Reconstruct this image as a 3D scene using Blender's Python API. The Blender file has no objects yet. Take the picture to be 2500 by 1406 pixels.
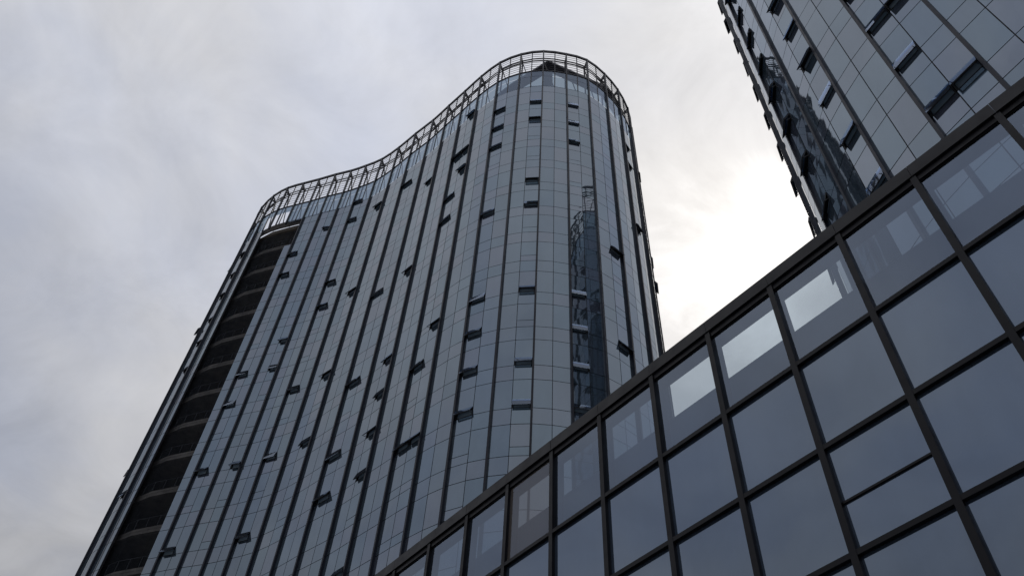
import bpy, math, random
from mathutils import Vector, Matrix
random.seed(7)
S = bpy.context.scene
COL = S.collection

# ------------------------------------------------------------------ camera
CAMZ = 1.6
cam = bpy.data.objects.new('camera', bpy.data.cameras.new('camera'))
COL.objects.link(cam)
R = ((0.99761148, 0.06907481, 0.0), (-0.05434638, 0.78489642, 0.61723908), (0.04263568, -0.6157648, 0.78677564))
M = Matrix.Identity(4)
for i in range(3):
    M[i][0] = R[i][0]; M[i][1] = -R[i][1]; M[i][2] = -R[i][2]
M.translation = Vector((0, 0, CAMZ))
cam.matrix_world = M
cam.data.sensor_width = 36
cam.data.lens = 36 * 2085.24 / 2500
cam.data.clip_end = 5000
S.camera = cam

# ------------------------------------------------------------------ sky
SUN = Vector((0.260469, 0.544367, 0.797384)).normalized()
w = bpy.data.worlds.new('World'); S.world = w; w.use_nodes = True
nt = w.node_tree; N = nt.nodes; Lk = nt.links
N.clear()
def nd(t, **k):
    n = N.new(t)
    for a, b in k.items(): setattr(n, a, b)
    return n
def mth(op, a, b=None, c=None):
    n = nd('ShaderNodeMath', operation=op)
    for i, v in enumerate((a, b, c)):
        if v is None: continue
        if isinstance(v, (int, float)): n.inputs[i].default_value = v
        else: Lk.new(v, n.inputs[i])
    return n.outputs[0]
tc = nd('ShaderNodeTexCoord')
vn = nd('ShaderNodeVectorMath', operation='NORMALIZE'); Lk.new(tc.outputs['Generated'], vn.inputs[0])
dt = nd('ShaderNodeVectorMath', operation='DOT_PRODUCT'); Lk.new(vn.outputs[0], dt.inputs[0]); dt.inputs[1].default_value = SUN
ang = mth('MULTIPLY', mth('ARCCOSINE', mth('MINIMUM', dt.outputs['Value'], 0.99999)), 1 / math.pi)
# cloud layer coordinates: direction projected onto a flat layer
sx = nd('ShaderNodeSeparateXYZ'); Lk.new(vn.outputs[0], sx.inputs[0])
dz = mth('ADD', mth('MAXIMUM', sx.outputs[2], 0.0), 0.25)
cx = nd('ShaderNodeCombineXYZ')
Lk.new(mth('DIVIDE', sx.outputs[0], dz), cx.inputs[0]); Lk.new(mth('DIVIDE', sx.outputs[1], dz), cx.inputs[1])
def noise(scale, det, rough, off, dist=0.0):
    mp = nd('ShaderNodeVectorMath', operation='ADD'); Lk.new(cx.outputs[0], mp.inputs[0]); mp.inputs[1].default_value = off
    n = nd('ShaderNodeTexNoise'); n.inputs['Scale'].default_value = scale; n.inputs['Detail'].default_value = det
    n.inputs['Roughness'].default_value = rough; n.inputs['Distortion'].default_value = dist
    Lk.new(mp.outputs[0], n.inputs['Vector']); return n.outputs['Fac']
n1 = noise(2.6, 6, 0.5, (5.3, 2.2, 0.3), 0.35)
n2 = noise(6.0, 9, 0.62, (8.1, 4.2, 1.3), 0.6)
nn = mth('ADD', mth('MULTIPLY', n1, 0.5), mth('MULTIPLY', n2, 0.5))
# glow round the veiled sun, edges broken up by the clouds
angn = mth('ADD', ang, mth('MULTIPLY', mth('SUBTRACT', nn, 0.5), -0.15))
cr = nd('ShaderNodeValToRGB'); Lk.new(angn, cr.inputs[0])
cr.color_ramp.interpolation = 'LINEAR'
el = cr.color_ramp.elements
stops = [(0.0, 0.66), (0.02, 0.54), (0.035, 0.44), (0.055, 0.40), (0.085, 0.385), (0.12, 0.385), (0.16, 0.39), (0.22, 0.375), (0.28, 0.355), (0.40, 0.345), (1.0, 0.345)]
el[0].position = 0; el[0].color = (0.66, 0.66, 0.66, 1)
el[1].position = 1; el[1].color = (0.26, 0.26, 0.26, 1)
for p, v in stops[1:-1]:
    e = el.new(p); e.color = (v, v, v, 1)
el[-1].color = (stops[-1][1],) * 3 + (1,)
bright = mth('MULTIPLY', mth('MULTIPLY', cr.outputs[0], 1.55), mth('ADD', 0.50, mth('MULTIPLY', nn, 1.0)))
# an overcast sky is brighter overhead than near the horizon
bright = mth('MULTIPLY', bright, mth('ADD', 0.27, mth('MULTIPLY', mth('MAXIMUM', sx.outputs[2], 0.0), 0.95)))
# thin blue-grey patches where the cloud sheet is thinner
bl = nd('ShaderNodeValToRGB'); Lk.new(n1, bl.inputs[0])
bl.color_ramp.elements[0].position = 0.36; bl.color_ramp.elements[0].color = (0.875, 0.925, 1.075, 1)
bl.color_ramp.elements[1].position = 0.56; bl.color_ramp.elements[1].color = (0.975, 0.98, 1.02, 1)
wm = nd('ShaderNodeMix', data_type='RGBA')
mr = nd('ShaderNodeMapRange'); Lk.new(ang, mr.inputs['Value'])
mr.inputs['From Min'].default_value = 0.02; mr.inputs['From Max'].default_value = 0.14
Lk.new(mr.outputs[0], wm.inputs['Factor']); wm.inputs['A'].default_value = (1.005, 1.0, 0.99, 1); Lk.new(bl.outputs[0], wm.inputs['B'])
vm = nd('ShaderNodeVectorMath', operation='SCALE'); Lk.new(wm.outputs['Result'], vm.inputs[0]); Lk.new(bright, vm.inputs['Scale'])
bg_c = nd('ShaderNodeBackground'); Lk.new(vm.outputs[0], bg_c.inputs[0]); bg_c.inputs[1].default_value = 1.0
sky = nd('ShaderNodeTexSky', sky_type='NISHITA', sun_disc=False)
sky.sun_elevation = math.asin(SUN.z); sky.sun_rotation = math.atan2(SUN.x, SUN.y)
sky.dust_density = 3
bg_s = nd('ShaderNodeBackground'); Lk.new(sky.outputs[0], bg_s.inputs[0]); bg_s.inputs[1].default_value = 0.08
mx = nd('ShaderNodeMixShader'); mx.inputs[0].default_value = 0.93
Lk.new(bg_s.outputs[0], mx.inputs[1]); Lk.new(bg_c.outputs[0], mx.inputs[2])
wo = nd('ShaderNodeOutputWorld'); Lk.new(mx.outputs[0], wo.inputs[0])

sun = bpy.data.objects.new('sun', bpy.data.lights.new('sun', 'SUN')); COL.objects.link(sun)
sun.data.energy = 0.6; sun.data.angle = math.radians(12); sun.data.color = (1, 0.975, 0.94)
sun.rotation_euler = SUN.to_track_quat('Z', 'Y').to_euler()

S.view_settings.view_transform = 'Standard'; S.view_settings.look = 'None'
S.view_settings.exposure = 0.15; S.view_settings.gamma = 1

# ------------------------------------------------------------------ materials
def principled(name, col, rough=0.5, ior=1.5, metal=0.0, var=0.0, bump=None, rvar=0.0, vscale=1.5, spec=0.5):
    m = bpy.data.materials.new(name); m.use_nodes = True
    t = m.node_tree; b = t.nodes['Principled BSDF']
    b.inputs['Base Color'].default_value = (*col, 1); b.inputs['Roughness'].default_value = rough
    b.inputs['IOR'].default_value = ior; b.inputs['Metallic'].default_value = metal
    b.inputs['Specular IOR Level'].default_value = spec
    tcn = t.nodes.new('ShaderNodeTexCoord')
    if var or rvar:
        n = t.nodes.new('ShaderNodeTexNoise'); n.inputs['Scale'].default_value = vscale; n.inputs['Detail'].default_value = 7
        n.inputs['Roughness'].default_value = 0.65
        t.links.new(tcn.outputs['Object'], n.inputs['Vector'])
        if var:
            r = t.nodes.new('ShaderNodeMapRange'); t.links.new(n.outputs['Fac'], r.inputs['Value'])
            r.inputs['From Min'].default_value = 0.3; r.inputs['From Max'].default_value = 0.7
            r.inputs['To Min'].default_value = 1 - var; r.inputs['To Max'].default_value = 1 + var
            s = t.nodes.new('ShaderNodeVectorMath'); s.operation = 'SCALE'; s.inputs[0].default_value = col
            t.links.new(r.outputs[0], s.inputs['Scale']); t.links.new(s.outputs[0], b.inputs['Base Color'])
        if rvar:
            r = t.nodes.new('ShaderNodeMapRange'); t.links.new(n.outputs['Fac'], r.inputs['Value'])
            r.inputs['From Min'].default_value = 0.3; r.inputs['From Max'].default_value = 0.7
            r.inputs['To Min'].default_value = max(0.0, rough - rvar); r.inputs['To Max'].default_value = rough + rvar
            t.links.new(r.outputs[0], b.inputs['Roughness'])
    if bump:
        sc, st, ds = bump
        n = t.nodes.new('ShaderNodeTexNoise'); n.inputs['Scale'].default_value = sc; n.inputs['Detail'].default_value = 1.5
        t.links.new(tcn.outputs['Object'], n.inputs['Vector'])
        bp = t.nodes.new('ShaderNodeBump'); bp.inputs['Strength'].default_value = st; bp.inputs['Distance'].default_value = ds
        t.links.new(n.outputs['Fac'], bp.inputs['Height']); t.links.new(bp.outputs[0], b.inputs['Normal'])
    return m

def coated_glass(name, cols, ior, bump, rough=0.02, tint=((0.66, 0.83, 1.0), (0.73, 0.84, 1.0))):
    """opaque tinted curtain wall glass: a dark body under a reflective coat, each pane slightly different"""
    m = principled(name, cols[0], rough, ior, bump=bump)
    t = m.node_tree; b = t.nodes['Principled BSDF']
    g = t.nodes.new('ShaderNodeNewGeometry'); r = t.nodes.new('ShaderNodeValToRGB')
    e = r.color_ramp.elements
    e[0].color = (*cols[0], 1); e[1].color = (*cols[1], 1)
    k = e.new(0.55); k.color = (*cols[2], 1)
    # the metallic coat: hue drifts a little from pane to pane
    sr = t.nodes.new('ShaderNodeValToRGB'); q = sr.color_ramp.elements
    q[0].color = (*tint[0], 1); q[1].color = (*tint[1], 1)
    t.links.new(g.outputs['Random Per Island'], sr.inputs[0]); t.links.new(sr.outputs[0], b.inputs['Specular Tint'])
    # faint dust over each pane
    tcn = t.nodes.new('ShaderNodeTexCoord'); n = t.nodes.new('ShaderNodeTexNoise'); n.inputs['Scale'].default_value = 0.9
    n.inputs['Detail'].default_value = 8; n.inputs['Roughness'].default_value = 0.7
    mpn = t.nodes.new('ShaderNodeMapping'); mpn.inputs['Scale'].default_value = (2.2, 2.2, 0.35)
    t.links.new(tcn.outputs['Object'], mpn.inputs['Vector']); t.links.new(mpn.outputs[0], n.inputs['Vector'])
    mr = t.nodes.new('ShaderNodeMapRange'); t.links.new(n.outputs['Fac'], mr.inputs['Value'])
    mr.inputs['From Min'].default_value = 0.3; mr.inputs['From Max'].default_value = 0.75
    mr.inputs['To Min'].default_value = 0.75; mr.inputs['To Max'].default_value = 1.45
    sc = t.nodes.new('ShaderNodeVectorMath'); sc.operation = 'SCALE'
    t.links.new(g.outputs['Random Per Island'], r.inputs[0]); t.links.new(r.outputs[0], sc.inputs[0])
    t.links.new(mr.outputs[0], sc.inputs['Scale']); t.links.new(sc.outputs[0], b.inputs['Base Color'])
    return m

def clear_glass(name, tint, ior=1.9, bump=None, film=0.0, filmcol=(0.1, 0.13, 0.17)):
    m = bpy.data.materials.new(name); m.use_nodes = True
    t = m.node_tree; t.nodes.clear()
    o = t.nodes.new('ShaderNodeOutputMaterial')
    tr = t.nodes.new('ShaderNodeBsdfTransparent'); tr.inputs[0].default_value = (*tint, 1)
    gl = t.nodes.new('ShaderNodeBsdfGlossy'); gl.inputs['Roughness'].default_value = 0.02; gl.inputs[0].default_value = (0.68, 0.80, 1, 1)
    fr = t.nodes.new('ShaderNodeFresnel'); fr.inputs[0].default_value = ior
    mx = t.nodes.new('ShaderNodeMixShader')
    t.links.new(fr.outputs[0], mx.inputs[0]); t.links.new(tr.outputs[0], mx.inputs[1]); t.links.new(gl.outputs[0], mx.inputs[2])
    out = mx
    if film:
        df = t.nodes.new('ShaderNodeBsdfDiffuse'); df.inputs[0].default_value = (*filmcol, 1)
        m2 = t.nodes.new('ShaderNodeMixShader'); m2.inputs[0].default_value = film
        t.links.new(mx.outputs[0], m2.inputs[1]); t.links.new(df.outputs[0], m2.inputs[2]); out = m2
    if bump:
        tcn = t.nodes.new('ShaderNodeTexCoord'); n = t.nodes.new('ShaderNodeTexNoise'); n.inputs['Scale'].default_value = bump[0]
        t.links.new(tcn.outputs['Object'], n.inputs['Vector'])
        bp = t.nodes.new('ShaderNodeBump'); bp.inputs['Strength'].default_value = bump[1]; bp.inputs['Distance'].default_value = bump[2]
        t.links.new(n.outputs['Fac'], bp.inputs['Height']); t.links.new(bp.outputs[0], gl.inputs['Normal'])
    t.links.new(out.outputs[0], o.inputs[0])
    return m

G_TOW = coated_glass('tower_glass', ((0.045, 0.066, 0.088), (0.058, 0.066, 0.092), (0.050, 0.067, 0.090)), 2.85, (0.55, 0.25, 0.02))
G_POD = coated_glass('podium_glass', ((0.034, 0.052, 0.080), (0.040, 0.053, 0.078), (0.036, 0.052, 0.079)), 2.8, (0.30, 0.22, 0.03), 0.03, ((0.63, 0.79, 1.0), (0.68, 0.80, 1.0)))
G_CLR = clear_glass('crown_glass', (0.25, 0.31, 0.35), 2.0, (0.55, 0.2, 0.02), 0.12, (0.12, 0.16, 0.2))
G_PCL = clear_glass('parapet_glass', (0.44, 0.51, 0.56), 2.7, (0.35, 0.1, 0.02), 0.12)
G_WRM = clear_glass('warm_parapet_glass', (0.80, 0.76, 0.74), 2.0, (0.35, 0.1, 0.02), 0.28, (0.34, 0.30, 0.27))
FIN = principled('fin_metal', (0.016, 0.019, 0.032), 0.42, 1.5, 0.0, var=0.25, rvar=0.12, vscale=0.8, spec=0.25)
JNT = principled('joint_gasket', (0.020, 0.022, 0.028), 0.7, var=0.2)
PFR = principled('podium_frame_metal', (0.006, 0.006, 0.009), 0.45, 1.45, 0.0, var=0.3, rvar=0.12, vscale=3, spec=0.25)
CAP = principled('cap_metal', (0.011, 0.011, 0.014), 0.45, 1.45, 0.0, var=0.25, rvar=0.12, vscale=2, spec=0.3)
STL = principled('crown_steel', (0.032, 0.033, 0.044), 0.5, 1.5, 0.0, spec=0.3, var=0.25, vscale=2)
CAN = principled('canopy_steel', (0.035, 0.045, 0.075), 0.5, var=0.2)
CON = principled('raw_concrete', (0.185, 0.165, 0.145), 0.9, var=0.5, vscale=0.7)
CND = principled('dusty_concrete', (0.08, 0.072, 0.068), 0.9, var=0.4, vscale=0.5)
LIN = principled('lining_board', (0.12, 0.155, 0.22), 0.7, var=0.12, vscale=1)
NET = clear_glass('safety_net', (0.85, 0.87, 0.9), 1.02, None, 0.16, (0.07, 0.08, 0.10))
GRD = principled('paving', (0.16, 0.155, 0.145), 0.85, var=0.3, vscale=0.4)
BRD = principled('pale_backboard', (0.34, 0.40, 0.46), 0.9, var=0.2)  # pale tone of the boards added to lighten the open windows
SASH = principled('sash_metal', (0.10, 0.10, 0.105), 0.35, 1.5, 0.4, var=0.2, rvar=0.1, vscale=4)

# ------------------------------------------------------------------ mesh helpers
class MB:
    def __init__(s): s.v = []; s.f = []; s.mi = []
    def quad(s, a, b, c, d, mi=0):
        i = len(s.v); s.v += [tuple(a), tuple(b), tuple(c), tuple(d)]; s.f.append((i, i + 1, i + 2, i + 3)); s.mi.append(mi)
    def hexa(s, p, mi=0):            # p: 8 corners, bottom 0-3 ccw, top 4-7
        i = len(s.v); s.v += [tuple(q) for q in p]
        for f in ((3, 2, 1, 0), (4, 5, 6, 7), (0, 1, 5, 4), (1, 2, 6, 5), (2, 3, 7, 6), (3, 0, 4, 7)):
            s.f.append(tuple(i + k for k in f)); s.mi.append(mi)
    def bar(s, a, b, w, h, up=Vector((0, 0, 1)), mi=0):
        a = Vector(a); b = Vector(b); d = (b - a).normalized()
        x = d.cross(up)
        if x.length < 1e-4: x = d.cross(Vector((1, 0, 0)))
        x.normalize(); y = x.cross(d).normalized()
        x *= w / 2; y *= h / 2
        s.hexa([a - x - y, a + x - y, a + x + y, a - x + y, b - x - y, b + x - y, b + x + y, b - x + y], mi)
    def prism(s, pts, z0, z1, mi=0):
        i = len(s.v); n = len(pts)
        s.v += [(p[0], p[1], z0) for p in pts] + [(p[0], p[1], z1) for p in pts]
        s.f.append(tuple(i + k for k in range(n))[::-1]); s.f.append(tuple(i + n + k for k in range(n)))
        for k in range(n):
            j = (k + 1) % n; s.f.append((i + k, i + j, i + n + j, i + n + k))
        s.mi += [mi] * (n + 2)
    def build(s, name, mats, parent=None, loc=None, sharp=True):
        if not isinstance(mats, (list, tuple)): mats = [mats]
        me = bpy.data.meshes.new(name)
        if loc is None and parent is not None: loc = Vector((0, 0, 0))
        me.from_pydata(s.v, [], s.f); me.update()
        for m in mats: me.materials.append(m)
        if len(mats) > 1: me.polygons.foreach_set('material_index', s.mi)
        o = bpy.data.objects.new(name, me); COL.objects.link(o)
        if parent: o.parent = parent
        return o

def tag(o, label, cat, group=None, kind=None):
    if label: o['label'] = label
    if cat: o['category'] = cat
    if group: o['group'] = group
    if kind: o['kind'] = kind

def empty(name, label, cat, loc=(0, 0, 0), group=None):
    o = bpy.data.objects.new(name, None); COL.objects.link(o); o.location = loc
    tag(o, label, cat, group); return o

# ------------------------------------------------------------------ tower builder
# A tower is a closed ring of fins; between two fins stand two columns of panes.
def catmid(p0, p1, p2, p3):
    return (p1 + p2) * 0.5625 - (p0 + p3) * 0.0625

class Tower:
    def __init__(s, pts, zspan, pitch, hspan, hvent, ztop, zrim, root, base=0.0, fin_w=0.13, fin_d=0.19):
        s.P = [Vector((p[0], p[1], 0)) for p in pts]; n = len(s.P)
        s.n = n; s.root = root; s.O = Vector(root.location)
        s.zs = zspan; s.pitch = pitch; s.hs = hspan; s.hv = hvent; s.ztop = ztop; s.zrim = zrim
        s.halves = []; s.mid = []
        for i in range(n - 1):
            a, b = s.P[i], s.P[i + 1]
            p0 = s.P[i - 1] if i > 0 else a * 2 - b
            p3 = s.P[i + 2] if i + 2 < n else b * 2 - a
            m = catmid(p0, a, b, p3)
            s.mid.append(m); s.halves += [(a, m), (m, b)]
        s.nrm = []
        for i in range(n):
            a = s.P[max(i - 1, 0)]; b = s.P[min(i + 1, n - 1)]
            d = (b - a).normalized(); s.nrm.append(Vector((d.y, -d.x, 0)))
        s.fin_w = fin_w; s.fin_d = fin_d
        k1 = round((ztop - zspan) / pitch); s.levels = []
        k = k1
        while zspan + k * pitch > 0.4: s.levels.append(zspan + k * pitch); k -= 1
        s.levels = s.levels[::-1]      # top edge heights of the spandrel panes
    def frame(s, h):
        a, b = s.halves[h]; d = (b - a).normalized(); return a, b, d, Vector((d.y, -d.x, 0))
    def cell(s, h, level):            # vent rectangle of a half bay on a floor; the vision pane stands on the spandrel top
        zt = level; return zt, zt + s.hv
    def pane(s, mb, h, z0, z1, ea, eb, jit=0.003, mi=0):
        a, b, d, nn = s.frame(h)
        p, q = a + d * ea, b - d * eb
        g = 0.022
        c = []
        for (u, z) in ((p, z0 + g), (q, z0 + g), (q, z1 - g), (p, z1 - g)):
            v = u + nn * random.uniform(-jit, jit) - s.O; c.append((v.x, v.y, z))
        mb.quad(c[0], c[1], c[2], c[3], mi)
    def glaze(s, opened, ventcols, missing, clear_from, bays=None, zclear0=None, jit=0.003, mats=None):
        """one glazing strip per bay (panes) plus the dark carrier frame behind it"""
        mats = mats or (G_TOW, G_CLR)
        back = MB()
        for i in range(s.n - 1):
            mb = MB()
            for hh in (0, 1):
                h = 2 * i + hh
                ea, eb = ((s.fin_w / 2, 0.02) if hh == 0 else (0.02, s.fin_w / 2))
                a, b, d, nn = s.frame(h)
                runs = []
                zprev = 0.0
                for lv in [0.0] + s.levels:
                    # spandrel
                    if lv > 0:
                        z0, z1 = max(lv - s.hs, 0), lv
                        if not missing(h, (z0 + z1) / 2):
                            s.pane(mb, h, z0, z1, ea, eb, jit, 1 if z0 >= clear_from - 0.05 else 0)
                            if z0 < clear_from - 0.05: runs.append((z0, z1))
                    v0 = lv; v1 = min(lv + s.pitch - s.hs, s.ztop)
                    if v0 >= s.ztop - 0.3: continue
                    if missing(h, (v0 + v1) / 2): continue
                    mi = 1 if v0 >= clear_from - 0.05 else 0
                    key = (h, round(lv, 3))
                    if key in opened:
                        s.pane(mb, h, v0 + s.hv, v1, ea, eb, jit, mi)
                        if not mi: runs.append((v0 + s.hv, v1))
                    elif h in ventcols and random.random() < 0.7 and not mi:
                        s.pane(mb, h, v0, v0 + s.hv, ea, eb, jit, mi); s.pane(mb, h, v0 + s.hv, v1, ea, eb, jit, mi)
                        runs.append((v0, v1))
                    else:
                        s.pane(mb, h, v0, v1, ea, eb, jit, mi)
                        if not mi: runs.append((v0, v1))
                # merge runs into backing boxes
                mr_ = []
                for r in runs:
                    if mr_ and abs(mr_[-1][1] - r[0]) < 1e-3: mr_[-1][1] = r[1]
                    else: mr_.append(list(r))
                for z0, z1 in mr_:
                    p = a - nn * 0.035 - s.O; q = b - nn * 0.035 - s.O; p2 = a - nn * 0.16 - s.O; q2 = b - nn * 0.16 - s.O
                    back.hexa([(p.x, p.y, z0), (q.x, q.y, z0), (q2.x, q2.y, z0), (p2.x, p2.y, z0),
                               (p.x, p.y, z1), (q.x, q.y, z1), (q2.x, q2.y, z1), (p2.x, p2.y, z1)])
            if mb.f: mb.build('glazing_strip', mats, s.root)
        back.build('carrier_frame', JNT, s.root)
    def fins(s, zfun=lambda i: [(0.0, None)]):
        for i in range(s.n):
            nn = s.nrm[i]; t = Vector((-nn.y, nn.x, 0))
            p = s.P[i] - s.O
            mb = MB()
            for z0, z1 in zfun(i):
                z1 = s.zrim - 0.1 if z1 is None else z1
                a = p - nn * 0.03 - t * s.fin_w / 2; b = p - nn * 0.03 + t * s.fin_w / 2
                c = p + nn * s.fin_d + t * s.fin_w / 2; e = p + nn * s.fin_d - t * s.fin_w / 2
                mb.hexa([(q.x, q.y, z0) for q in (e, c, b, a)] + [(q.x, q.y, z1) for q in (e, c, b, a)])
            if mb.f: mb.build('fin', FIN, s.root)
    def windows(s, opened, angle=26):
        protos = {}
        for (h, lv) in sorted(opened):
            a, b, d, nn = s.frame(h)
            first = (h % 2 == 0)
            ea, eb = (s.fin_w / 2, 0.02) if first else (0.02, s.fin_w / 2)
            W = (b - a).length - ea - eb
            p = a + d * ea - s.O
            z0, z1 = lv, lv + s.hv
            ox = Matrix(((d.x, -nn.x, 0, p.x), (d.y, -nn.y, 0, p.y), (0, 0, 1, z1), (0, 0, 0, 1)))  # x along, y inwards, z up, origin top left
            key = round(W, 2)
            if key not in protos:
                f = MB(); H = s.hv
                f.hexa(box(0, W, 0.0, 0.30, -0.05, 0)); f.hexa(box(0, W, 0.0, 0.30, -H, -H + 0.05))
                f.hexa(box(0, 0.05, 0.0, 0.30, -H + 0.05, -0.05)); f.hexa(box(W - 0.05, W, 0.0, 0.30, -H + 0.05, -0.05))
                bd_ = MB(); bd_.hexa(box(0.055, W - 0.055, 0.13, 0.15, -H + 0.055, -0.055))  # pale board added behind the opening to brighten its dark interior
                g = MB(); w_ = 0.045
                g.hexa(box(0.03, W - 0.03, -0.03, 0.012, -w_, 0)); g.hexa(box(0.03, W - 0.03, -0.03, 0.012, -H + 0.03, -H + 0.03 + w_))
                g.hexa(box(0.03, 0.03 + w_, -0.03, 0.012, -H + 0.03 + w_, -w_)); g.hexa(box(W - 0.03 - w_, W - 0.03, -0.03, 0.012, -H + 0.03 + w_, -w_))
                k = MB(); k.hexa(box(0.0, W, -0.05, -0.033, -H + 0.0, 0.005))
                st = MB()
                for x in (0.06, W - 0.08): st.bar((x, 0.02, -H * 0.55), (x, -math.sin(math.radians(angle)) * H * 0.82, -H * 0.86), 0.02, 0.03)
                protos[key] = [x.build(nm, mt, s.root) for x, nm, mt in ((f, 'open_window', JNT), (g, 'sash_frame', SASH), (k, 'sash_glass', G_SASH), (st, 'stay', SASH), (bd_, 'added_backboard', BRD))]
                objs = protos[key]
            else:
                objs = [o.copy() for o in protos[key]]
                for o in objs: COL.objects.link(o)
            objs[0].parent = s.root
            objs[0].matrix_local = ox
            an = math.radians(angle + random.uniform(-14, 7))
            for o in objs[1:3]:
                o.parent = objs[0]; o.matrix_local = Matrix.Rotation(an, 4, 'X') @ Matrix.Identity(4)
                o.matrix_local = Matrix.Rotation(-an, 4, 'X')
            for o in objs[3:]: o.parent = objs[0]; o.matrix_local = Matrix.Identity(4)

def box(x0, x1, y0, y1, z0, z1):
    return [(x0, y0, z0), (x1, y0, z0), (x1, y1, z0), (x0, y1, z0), (x0, y0, z1), (x1, y0, z1), (x1, y1, z1), (x0, y1, z1)]

G_SASH = clear_glass('sash_glass', (0.55, 0.62, 0.66), 1.8, None, 0.10, (0.2, 0.22, 0.24))

def offset(poly, d):
    n = len(poly); out = []
    for i in range(n):
        a = poly[i - 1]; b = poly[i]; c = poly[(i + 1) % n]
        d1 = (b - a).normalized(); d2 = (c - b).normalized()
        n1 = Vector((d1.y, -d1.x, 0)); n2 = Vector((d2.y, -d2.x, 0)); nb = (n1 + n2)
        nb.normalize(); out.append(b - nb * d / max(0.6, nb.dot(n1)))
    return out

CR_ROWS = 8
def crown(T, nfront, zg, zrim, opts=None):
    """open steel screen above the glass: rim box, louvre rails, thin posts, inner braced truss"""
    ring = []
    for i in range(T.n - 1): ring += [T.P[i], T.mid[i]]
    ring.append(T.P[-1])
    nr = len(ring)
    def nrm(i):
        a = ring[max(i - 1, 0)]; b = ring[min(i + 1, nr - 1)]; d = (b - a).normalized(); return Vector((d.y, -d.x, 0))
    NR = [nrm(i) for i in range(nr)]
    def strip(mb, off0, off1, z0, z1, i0=0, i1=None):
        i1 = nr - 1 if i1 is None else i1
        for i in range(i0, i1):
            a, b = ring[i] - T.O, ring[i + 1] - T.O
            A0, A1 = a + NR[i] * off0, a + NR[i] * off1; B0, B1 = b + NR[i + 1] * off0, b + NR[i + 1] * off1
            mb.hexa([(A1.x, A1.y, z0), (B1.x, B1.y, z0), (B0.x, B0.y, z0), (A0.x, A0.y, z0),
                     (A1.x, A1.y, z1), (B1.x, B1.y, z1), (B0.x, B0.y, z1), (A0.x, A0.y, z1)])
    m = MB(); strip(m, -0.02, 0.14, zrim - 0.34, zrim); m.build('top_rail', STL, T.root)
    m = MB(); strip(m, -0.10, 0.06, zg - 0.05, zg + 0.07); m.build('glass_cap_rail', STL, T.root)
    step = (zrim - 0.32 - zg - 0.07) / (CR_ROWS + 1)
    for k in range(1, CR_ROWS + 1):
        z = zg + 0.07 + step * k
        m = MB(); strip(m, 0.01, 0.045, z - 0.022, z + 0.022); m.build('louvre_rail', STL, T.root)
    m = MB()
    for i in range(T.n - 1):
        p = T.mid[i] - T.O; m.bar((p.x, p.y, T.zroof), (p.x, p.y, zrim - 0.3), 0.07, 0.10)
    m.build('crown_post', STL, T.root)
    # inner truss standing 1.3 m behind the screen
    m = MB(); off = -0.55
    strip(m, off - 0.05, off + 0.05, zrim - 0.62, zrim - 0.5)
    m.build('upper_chord', STL, T.root)
    m = MB(); strip(m, off - 0.05, off + 0.05, zrim - 1.16, zrim - 1.06); m.build('middle_chord', STL, T.root)
    m = MB(); strip(m, off - 0.1, off + 0.1, T.zroof + 0.9, T.zroof + 1.05); m.build('lower_chord', STL, T.root)
    m = MB()
    for i in range(0, nr):
        q = ring[i] + NR[i] * off - T.O; o = ring[i] - T.O
        if i % 2 == 0:
            m.bar((q.x, q.y, T.zroof), (q.x, q.y, zrim - 0.5), 0.12, 0.12, Vector((NR[i].x, NR[i].y, 0)))
            m.bar((q.x, q.y, zrim - 1.1), (o.x, o.y, zrim - 0.5), 0.12, 0.14)
            m.bar((q.x, q.y, zrim - 1.1), (o.x, o.y, zrim - 1.1), 0.12, 0.14)
            if i + 1 < nr:
                r = ring[i + 1] + NR[i + 1] * off - T.O
                m.bar((q.x, q.y, zrim - 1.1), (r.x, r.y, T.zroof + 0.98), 0.08, 0.08)
                if i + 2 < nr:
                    r2 = ring[i + 2] + NR[i + 2] * off - T.O
                    pass
    m.build('crown_brace', STL, T.root)
    # low upstand behind the clear panes
    m = MB()
    for a_, b_ in opts or [(0, nr - 1)]: strip(m, -0.42, -0.3, T.zroof - 0.3, T.zroof + 0.75, a_, b_)
    m.build('roof_upstand', CND, T.root)


# ------------------------------------------------------------------ ground
g = MB(); g.quad((-900, -900, 0), (900, -900, 0), (900, 900, 0), (-900, 900, 0))
o = g.build('ground', GRD); tag(o, None, None, kind='structure')

# ------------------------------------------------------------------ the curved tower
LP = [(-31.91, 68.34), (-32.75, 66.03), (-33.0, 63.6), (-32.58, 61.18), (-31.43, 59.02), (-29.74, 57.22), (-27.87, 55.96),
      (-25.88, 55.16), (-23.92, 54.43), (-21.92, 53.62), (-20.0, 52.94), (-18.18, 52.11), (-16.22, 51.05), (-14.17, 49.33),
      (-12.19, 47.37), (-10.17, 45.52), (-8.39, 43.59), (-6.62, 41.71), (-4.87, 39.84), (-2.91, 38.13), (-0.7, 37.04),
      (1.65, 36.54), (4.06, 36.68), (6.31, 37.17), (8.36, 38.57), (10.03, 40.28), (11.41, 42.4), (12.18, 44.78),
      (12.27, 47.28), (11.67, 49.7), (10.49, 51.91)]
rootL = empty('curved_tower', 'tall office tower with wavy blue glass front, open steel crown and unglazed dark left bays', 'tower', (-10, 52, 0))
Z0, PT = CAMZ + 0.5684 * 88, 0.0417 * 88
TL = Tower(LP, Z0, PT, 0.0146 * 88, 0.66, Z0 + 9 * PT, 89.6, rootL)
TL.zroof = Z0 + 8 * PT
def lvL(k): return min(TL.levels, key=lambda q: abs(q - (Z0 + k * PT)))
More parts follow.
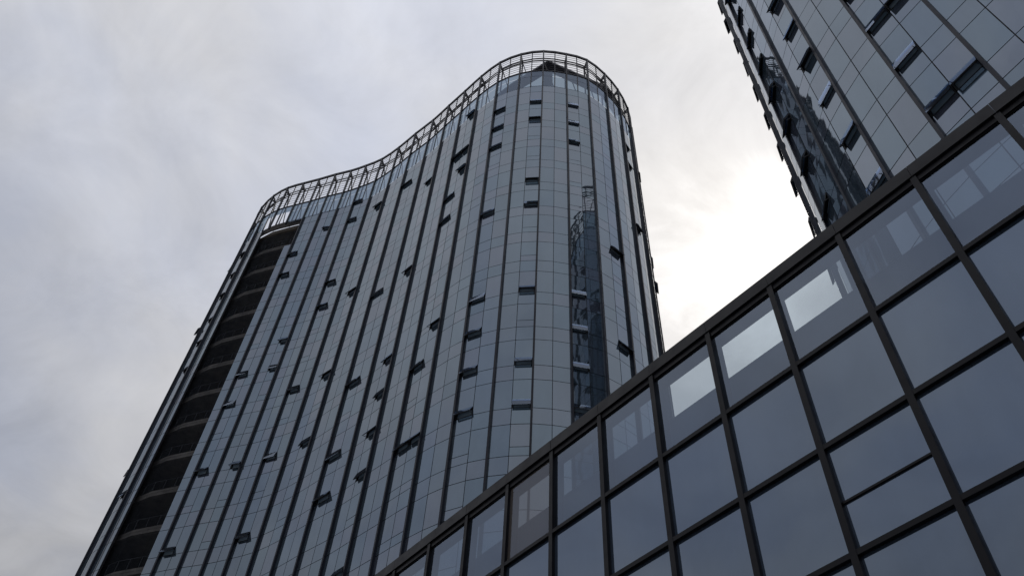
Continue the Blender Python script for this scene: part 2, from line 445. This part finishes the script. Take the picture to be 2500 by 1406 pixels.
openL = [(7, -1), (7, 4), (7, 7), (9, -2), (9, 2), (9, 3), (9, 4), (9, 5), (9, 6), (9, 7), (16, -4), (16, -2), (16, 0), (16, 1),
         (16, 5), (16, 6), (19, -2), (19, 1), (19, 2), (19, 7), (22, -4), (22, -2), (22, 0), (22, 3), (22, 4), (22, 7), (22, 8),
         (25, -2), (25, 0), (25, 3), (25, 7), (28, -4), (28, -3), (28, -1), (28, 2), (28, 7), (31, -6), (31, -4), (31, -3),
         (31, -2), (31, -1), (31, 2), (31, 6), (34, -4), (34, -2), (34, 3), (34, 4), (34, 6), (35, -4), (35, -1), (35, 5),
         (35, 6), (35, 8), (38, -4), (38, -3), (38, -2), (38, -1), (38, 2), (38, 5), (38, 6), (38, 7), (41, -4), (41, -3),
         (41, -1), (41, 2), (41, 3), (41, 6), (41, 7), (44, -4), (44, -3), (44, -2), (44, -1), (44, 5), (44, 6), (44, 7),
         (47, -2), (47, 1), (50, 3), (50, 6), (50, 7), (53, 2), (53, 3), (53, 7)]
opL = {(h, round(lvL(k), 3)) for h, k in openL}
def missL(h, z):
    if h in (11, 12, 13, 14): return z < TL.ztop - TL.hs if h != 14 else z < TL.zroof
    if h == 15: return Z0 + 7 * PT - 1.4 < z < TL.zroof
    return False
TL.glaze(opL, {16, 19, 22, 25, 28, 31, 34, 35, 38, 41, 44, 47, 50}, missL, TL.zroof)
def finz(i):
    if i in (6, 7): return [(TL.zroof - 0.4, None)]
    return [(0.0, None)]
TL.fins(finz)
TL.windows(opL)
crown(TL, 0, TL.ztop, TL.zrim)

polyL = [Vector((x, y, 0)) for x, y in LP]
innerL = [p - rootL.location for p in offset(polyL, 0.35)]
slabL = [p - rootL.location for p in offset(polyL, 0.55)]
for lv in TL.levels[:-1]:
    m = MB(); m.prism(slabL, lv - 0.42, lv - 0.18)
    # downstand edge beam along the open bays
    for i in range(4, 9):
        a, b = slabL[i], slabL[i + 1]
        d = (b - a).normalized(); nn = Vector((d.y, -d.x, 0))
        p, q = a - nn * 0.02, b - nn * 0.02; p2, q2 = a - nn * 0.32, b - nn * 0.32
        m.hexa([(p.x, p.y, lv - 0.70), (q.x, q.y, lv - 0.70), (q2.x, q2.y, lv - 0.70), (p2.x, p2.y, lv - 0.70),
                (p.x, p.y, lv - 0.421), (q.x, q.y, lv - 0.421), (q2.x, q2.y, lv - 0.421), (p2.x, p2.y, lv - 0.421)])
    m.build('floor_slab', CON, rootL)
core = [Vector((x + 10, y - 52, 0)) for x, y in ((-27.5, 60.8), (-18, 57), (-11, 51.5), (-4, 44.8), (3, 41.5), (7, 44.5), (6, 51.5), (-26, 64))]
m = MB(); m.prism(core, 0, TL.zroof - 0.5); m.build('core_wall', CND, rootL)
m = MB()
for x, y in ((-26.4, 59.4), (-22.6, 57.8), (-19.4, 56.6)):
    m.hexa(box(x + 10 - 0.35, x + 10 + 0.35, y - 52 - 0.35, y - 52 + 0.35, 0, TL.zroof - 0.43))
m.build('column', CON, rootL)
m = MB()
m.bar((-28.95 + 10, 56.25 - 52, 0), (-28.95 + 10, 56.25 - 52, TL.zroof + 1), 0.05, 0.05, Vector((0, 1, 0)))
m.build('hoist_rope', SASH, rootL)
for lv in TL.levels[:-2]:      # builders' rail along each open slab edge
    m = MB()
    for i in (5, 6, 7):
        a, b = slabL[i], slabL[i + 1]
        m.bar((a.x, a.y, lv - 0.18 + 0.9), (b.x, b.y, lv - 0.18 + 0.9), 0.04, 0.04)
        for j in range(2):
            p = a.lerp(b, j / 2); m.bar((p.x, p.y, lv - 0.18), (p.x, p.y, lv + 0.72), 0.05, 0.05, Vector((0, 1, 0)))
    m.build('guard_rail', JNT, rootL)
m = MB()                       # dark safety netting hung in front of the open floors
for i in (5, 6, 7):
    a, b = innerL[i], innerL[i + 1]
    for j in range(6):
        p = a.lerp(b, j / 6); q = a.lerp(b, (j + 1) / 6); o1 = 0.05 * math.sin(i * 9 + j * 2.3); o2 = 0.05 * math.sin(i * 9 + (j + 1) * 2.3)
        m.quad((p.x, p.y + o1, 2), (q.x, q.y + o2, 2), (q.x, q.y + o2, TL.zroof - 1.6), (p.x, p.y + o1, TL.zroof - 1.6))
m.build('safety_net', NET, rootL)
m = MB(); a = polyL[-1] - rootL.location; b = polyL[0] - rootL.location
d = (b - a).normalized(); nn = Vector((d.y, -d.x, 0))
p2, q2 = a - nn * 0.3, b - nn * 0.3
m.hexa([(a.x, a.y, 0), (b.x, b.y, 0), (q2.x, q2.y, 0), (p2.x, p2.y, 0), (a.x, a.y, 85), (b.x, b.y, 85), (q2.x, q2.y, 85), (p2.x, p2.y, 85)])
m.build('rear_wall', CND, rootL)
# steel roof frame with its corner towards the street
m = MB(); zc = 89.0
def LB(x, y, z): return (x + 10, y - 52, z)
for arm in (((2.18, 37.3), (-1.54, 40.2), (-3.5, 42.0), (-2.8, 42.7), (-0.9, 41.0), (2.4, 38.5)),
            ((2.181, 37.3), (2.401, 38.5), (8.3, 40.9), (10.2, 43.2), (11.0, 42.7), (8.75, 39.8))):
    m.prism([Vector((x + 10, y - 52, 0)) for x, y in arm][::-1], zc - 0.15, zc + 0.2)
m.hexa([(q[0] + 10, q[1] - 52, z) for z in (TL.zroof, zc - 0.2) for q in ((1.75, 38.15), (2.75, 38.15), (2.75, 38.9), (1.75, 38.9))])
m.build('roof_canopy', CAN, rootL)

# ------------------------------------------------------------------ the near tower on the right
RP = [(21.31, 27.1), (19.05, 26.53), (17.03, 25.37), (15.35, 23.75), (14.08, 21.8), (13.25, 19.62), (12.98, 17.31), (13.21, 14.99),
      (13.95, 12.78), (15.0, 10.7), (16.13, 8.66), (17.33, 6.67), (18.56, 4.69), (19.83, 2.74), (21.1, 0.78)]
rootR = empty('corner_tower', 'glass tower with rounded end standing close behind the low block, tilted-out windows on every floor', 'tower', (18, 14, 0))
Z1, PR = CAMZ + 1.035 * 33.5, 0.1105 * 33.5
TR = Tower(RP, Z1, PR, 0.038 * 33.5, 0.69, Z1 + 13 * PR, 89.6, rootR, fin_d=0.13)
TR.zroof = Z1 + 12 * PR
# the rounded end bulges a little between its fins
for i_, b_ in ((5, 0.02), (6, 0.05)):
    a_, c_ = TR.P[i_], TR.P[i_ + 1]; d_ = (c_ - a_).normalized(); m_ = TR.mid[i_] + Vector((d_.y, -d_.x, 0)) * b_
    TR.mid[i_] = m_; TR.halves[2 * i_] = (a_, m_); TR.halves[2 * i_ + 1] = (m_, c_)
def lvR(k): return min(TR.levels, key=lambda q: abs(q - (Z1 + k * PR)))
openR = [(7, k) for k in range(-1, 12)] + [(10, k) for k in range(-1, 12)] + [(13, k) for k in range(-2, 9)] + [(16, -2), (16, -1), (16, 0), (16, 1), (17, -2), (17, 0), (16, 5), (17, 6)]
opR = {(h, round(lvR(k), 3)) for h, k in openR}
TR.glaze(opR, {22}, lambda h, z: False, TR.zroof)
TR.fins()
TR.windows(opR, 24)
crown(TR, 0, TR.ztop, TR.zrim)
polyR = [Vector((x, y, 0)) for x, y in RP] + [Vector((27.5, 0.8, 0)), Vector((27.5, 27.0, 0))]
slabR = [p - rootR.location for p in offset(polyR, 0.55)]
for lv in TR.levels[:-1]:
    m = MB(); m.prism(slabR, lv - 0.42, lv - 0.18); m.build('floor_slab', CON, rootR)
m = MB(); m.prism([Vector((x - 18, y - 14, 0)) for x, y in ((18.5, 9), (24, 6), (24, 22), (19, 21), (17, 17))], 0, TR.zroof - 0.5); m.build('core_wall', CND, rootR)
m = MB()
for a, b in ((14, 15), (15, 16), (16, 0)):
    a = polyR[a] - rootR.location; b = polyR[b] - rootR.location
    d = (b - a).normalized(); nn = Vector((d.y, -d.x, 0)); a = a + d * 0.01; b = b - d * 0.01
    p2, q2 = a - nn * 0.3, b - nn * 0.3
    m.hexa([(a.x, a.y, 0), (b.x, b.y, 0), (q2.x, q2.y, 0), (p2.x, p2.y, 0), (a.x, a.y, 85), (b.x, b.y, 85), (q2.x, q2.y, 85), (p2.x, p2.y, 85)])
m.build('rear_wall', CND, rootR)

# ------------------------------------------------------------------ the low glass block
D0 = 9.4
hx, hy = -0.5913, 0.8064          # along the facade
ax, ay = 0.8064, 0.5913           # into the building
rootP = empty('glass_podium', 'low front block of large square blue glass panels in black frames under a metal cap', 'building', (ax * D0, ay * D0, 0))
rootP.rotation_euler = (0, 0, math.atan2(hy, hx))   # local x along the facade, local -y into the building
def TK(k): return (0.188 + 0.1628 * k) * D0
def ZJ(a): return a * D0 + CAMZ
def PB(x0, x1, d0, d1, z0, z1): return box(x0, x1, -d1, -d0, z0, z1)
K0, K1 = -2, 12
rows = [ZJ(1.118 - 0.1921 * j) for j in range(6)]
ztop = ZJ(1.333)
MW, TW, GD = 0.054, 0.042, 0.075
for k in range(K0, K1 + 1):
    m = MB(); m.hexa(PB(TK(k) - MW, TK(k) + MW, 0, 0.20, 0, ZJ(1.344)))
    m.hexa(PB(TK(k) - MW + 0.012, TK(k) + MW - 0.012, 0.20, 0.34, 0, ZJ(1.344)))
    m.build('mullion', PFR, rootP)
for k in range(K0, K1):
    x0, x1 = TK(k) + MW + 0.001, TK(k + 1) - MW - 0.001
    for z in rows:
        m = MB(); m.hexa(PB(x0, x1, 0.004, 0.19, z - TW, z + TW)); m.build('transom', PFR, rootP)
    m = MB(); m.hexa(PB(x0, x1, 0.03, 0.19, ztop - 0.02, ZJ(1.3445))); m.hexa(PB(x0, x1, 0.055, 0.18, ztop - 0.045, ztop - 0.021)); m.build('head_transom', PFR, rootP)
    m = MB(); j = random.uniform(-0.004, 0.004)
    m.hexa(PB(TK(k) + 0.003, TK(k + 1) - 0.003, -0.02 + j, 0.5, ZJ(1.3455), ZJ(1.3765) + j)); m.build('cap_panel', CAP, rootP)
    # panes
    edges = [0.05] + [z for z in rows[::-1]] + [ztop + 0.02]
    for i in range(len(edges) - 1):
        z0, z1 = edges[i] + (TW if i else 0) - 0.02, edges[i + 1] - TW + 0.02
        if i == len(edges) - 2: mt = G_WRM if k == 6 else G_PCL; z1 = ztop
        else: mt = G_POD
        m = MB(); jj = [random.uniform(-0.003, 0.003) for _ in range(4)]
        if i == len(edges) - 2:
            m.quad((x1, -GD, z0), (x0, -GD, z0), (x0, -GD, z1), (x1, -GD, z1))
        else:
            m.hexa([(x1, -GD + jj[0], z0), (x0, -GD + jj[1], z0), (x0, -GD - 0.025, z0), (x1, -GD - 0.025, z0),
                    (x1, -GD + jj[2], z1), (x0, -GD + jj[3], z1), (x0, -GD - 0.025, z1), (x1, -GD - 0.025, z1)])
        gp = m.build('glass_pane', mt, rootP)
        if mt is G_WRM: gp['label'] = 'beige tinted clear pane in the top row'
    # lining behind the parapet glass with one opening per bay
    s = (D0 + 0.42) / D0
    ox0, ox1 = TK(k) * s + 0.02, (TK(k + 1)) * s - 0.16
    zb, zt = (ZJ(1.189) - CAMZ) * s + CAMZ, (ZJ(1.300) - CAMZ) * s + CAMZ
    lx0, lx1 = TK(k) * s + 0.0, TK(k + 1) * s - 0.002
    m = MB()
    zlo, zhi = ZJ(1.118) - 0.1, ZJ(1.3445) + 0.0
    d0, d1 = 0.42, 0.50
    m.hexa(PB(lx0, lx1, d0, d1, zlo, zb)); m.hexa(PB(lx0, lx1, d0, d1, zt, max(zhi, zt + 0.05)))
    m.hexa(PB(lx0, ox0, d0, d1, zb, zt)); m.hexa(PB(ox1, lx1, d0, d1, zb, zt))
    m.build('parapet_lining', LIN, rootP)
k = 1
m = MB(); m.hexa(PB(TK(k) + MW + 0.002, TK(k + 1) - MW - 0.002, 0.045, 0.10, ZJ(0.82) - 0.018, ZJ(0.82) + 0.018)); m.build('opening_joint', PFR, rootP)
m = MB(); m.hexa(PB(TK(K0) - MW + 0.02, TK(K1) + MW - 0.02, 0.36, 6.0, 0, ZJ(1.118) - 0.11)); m.build('block_wall', CND, rootP)
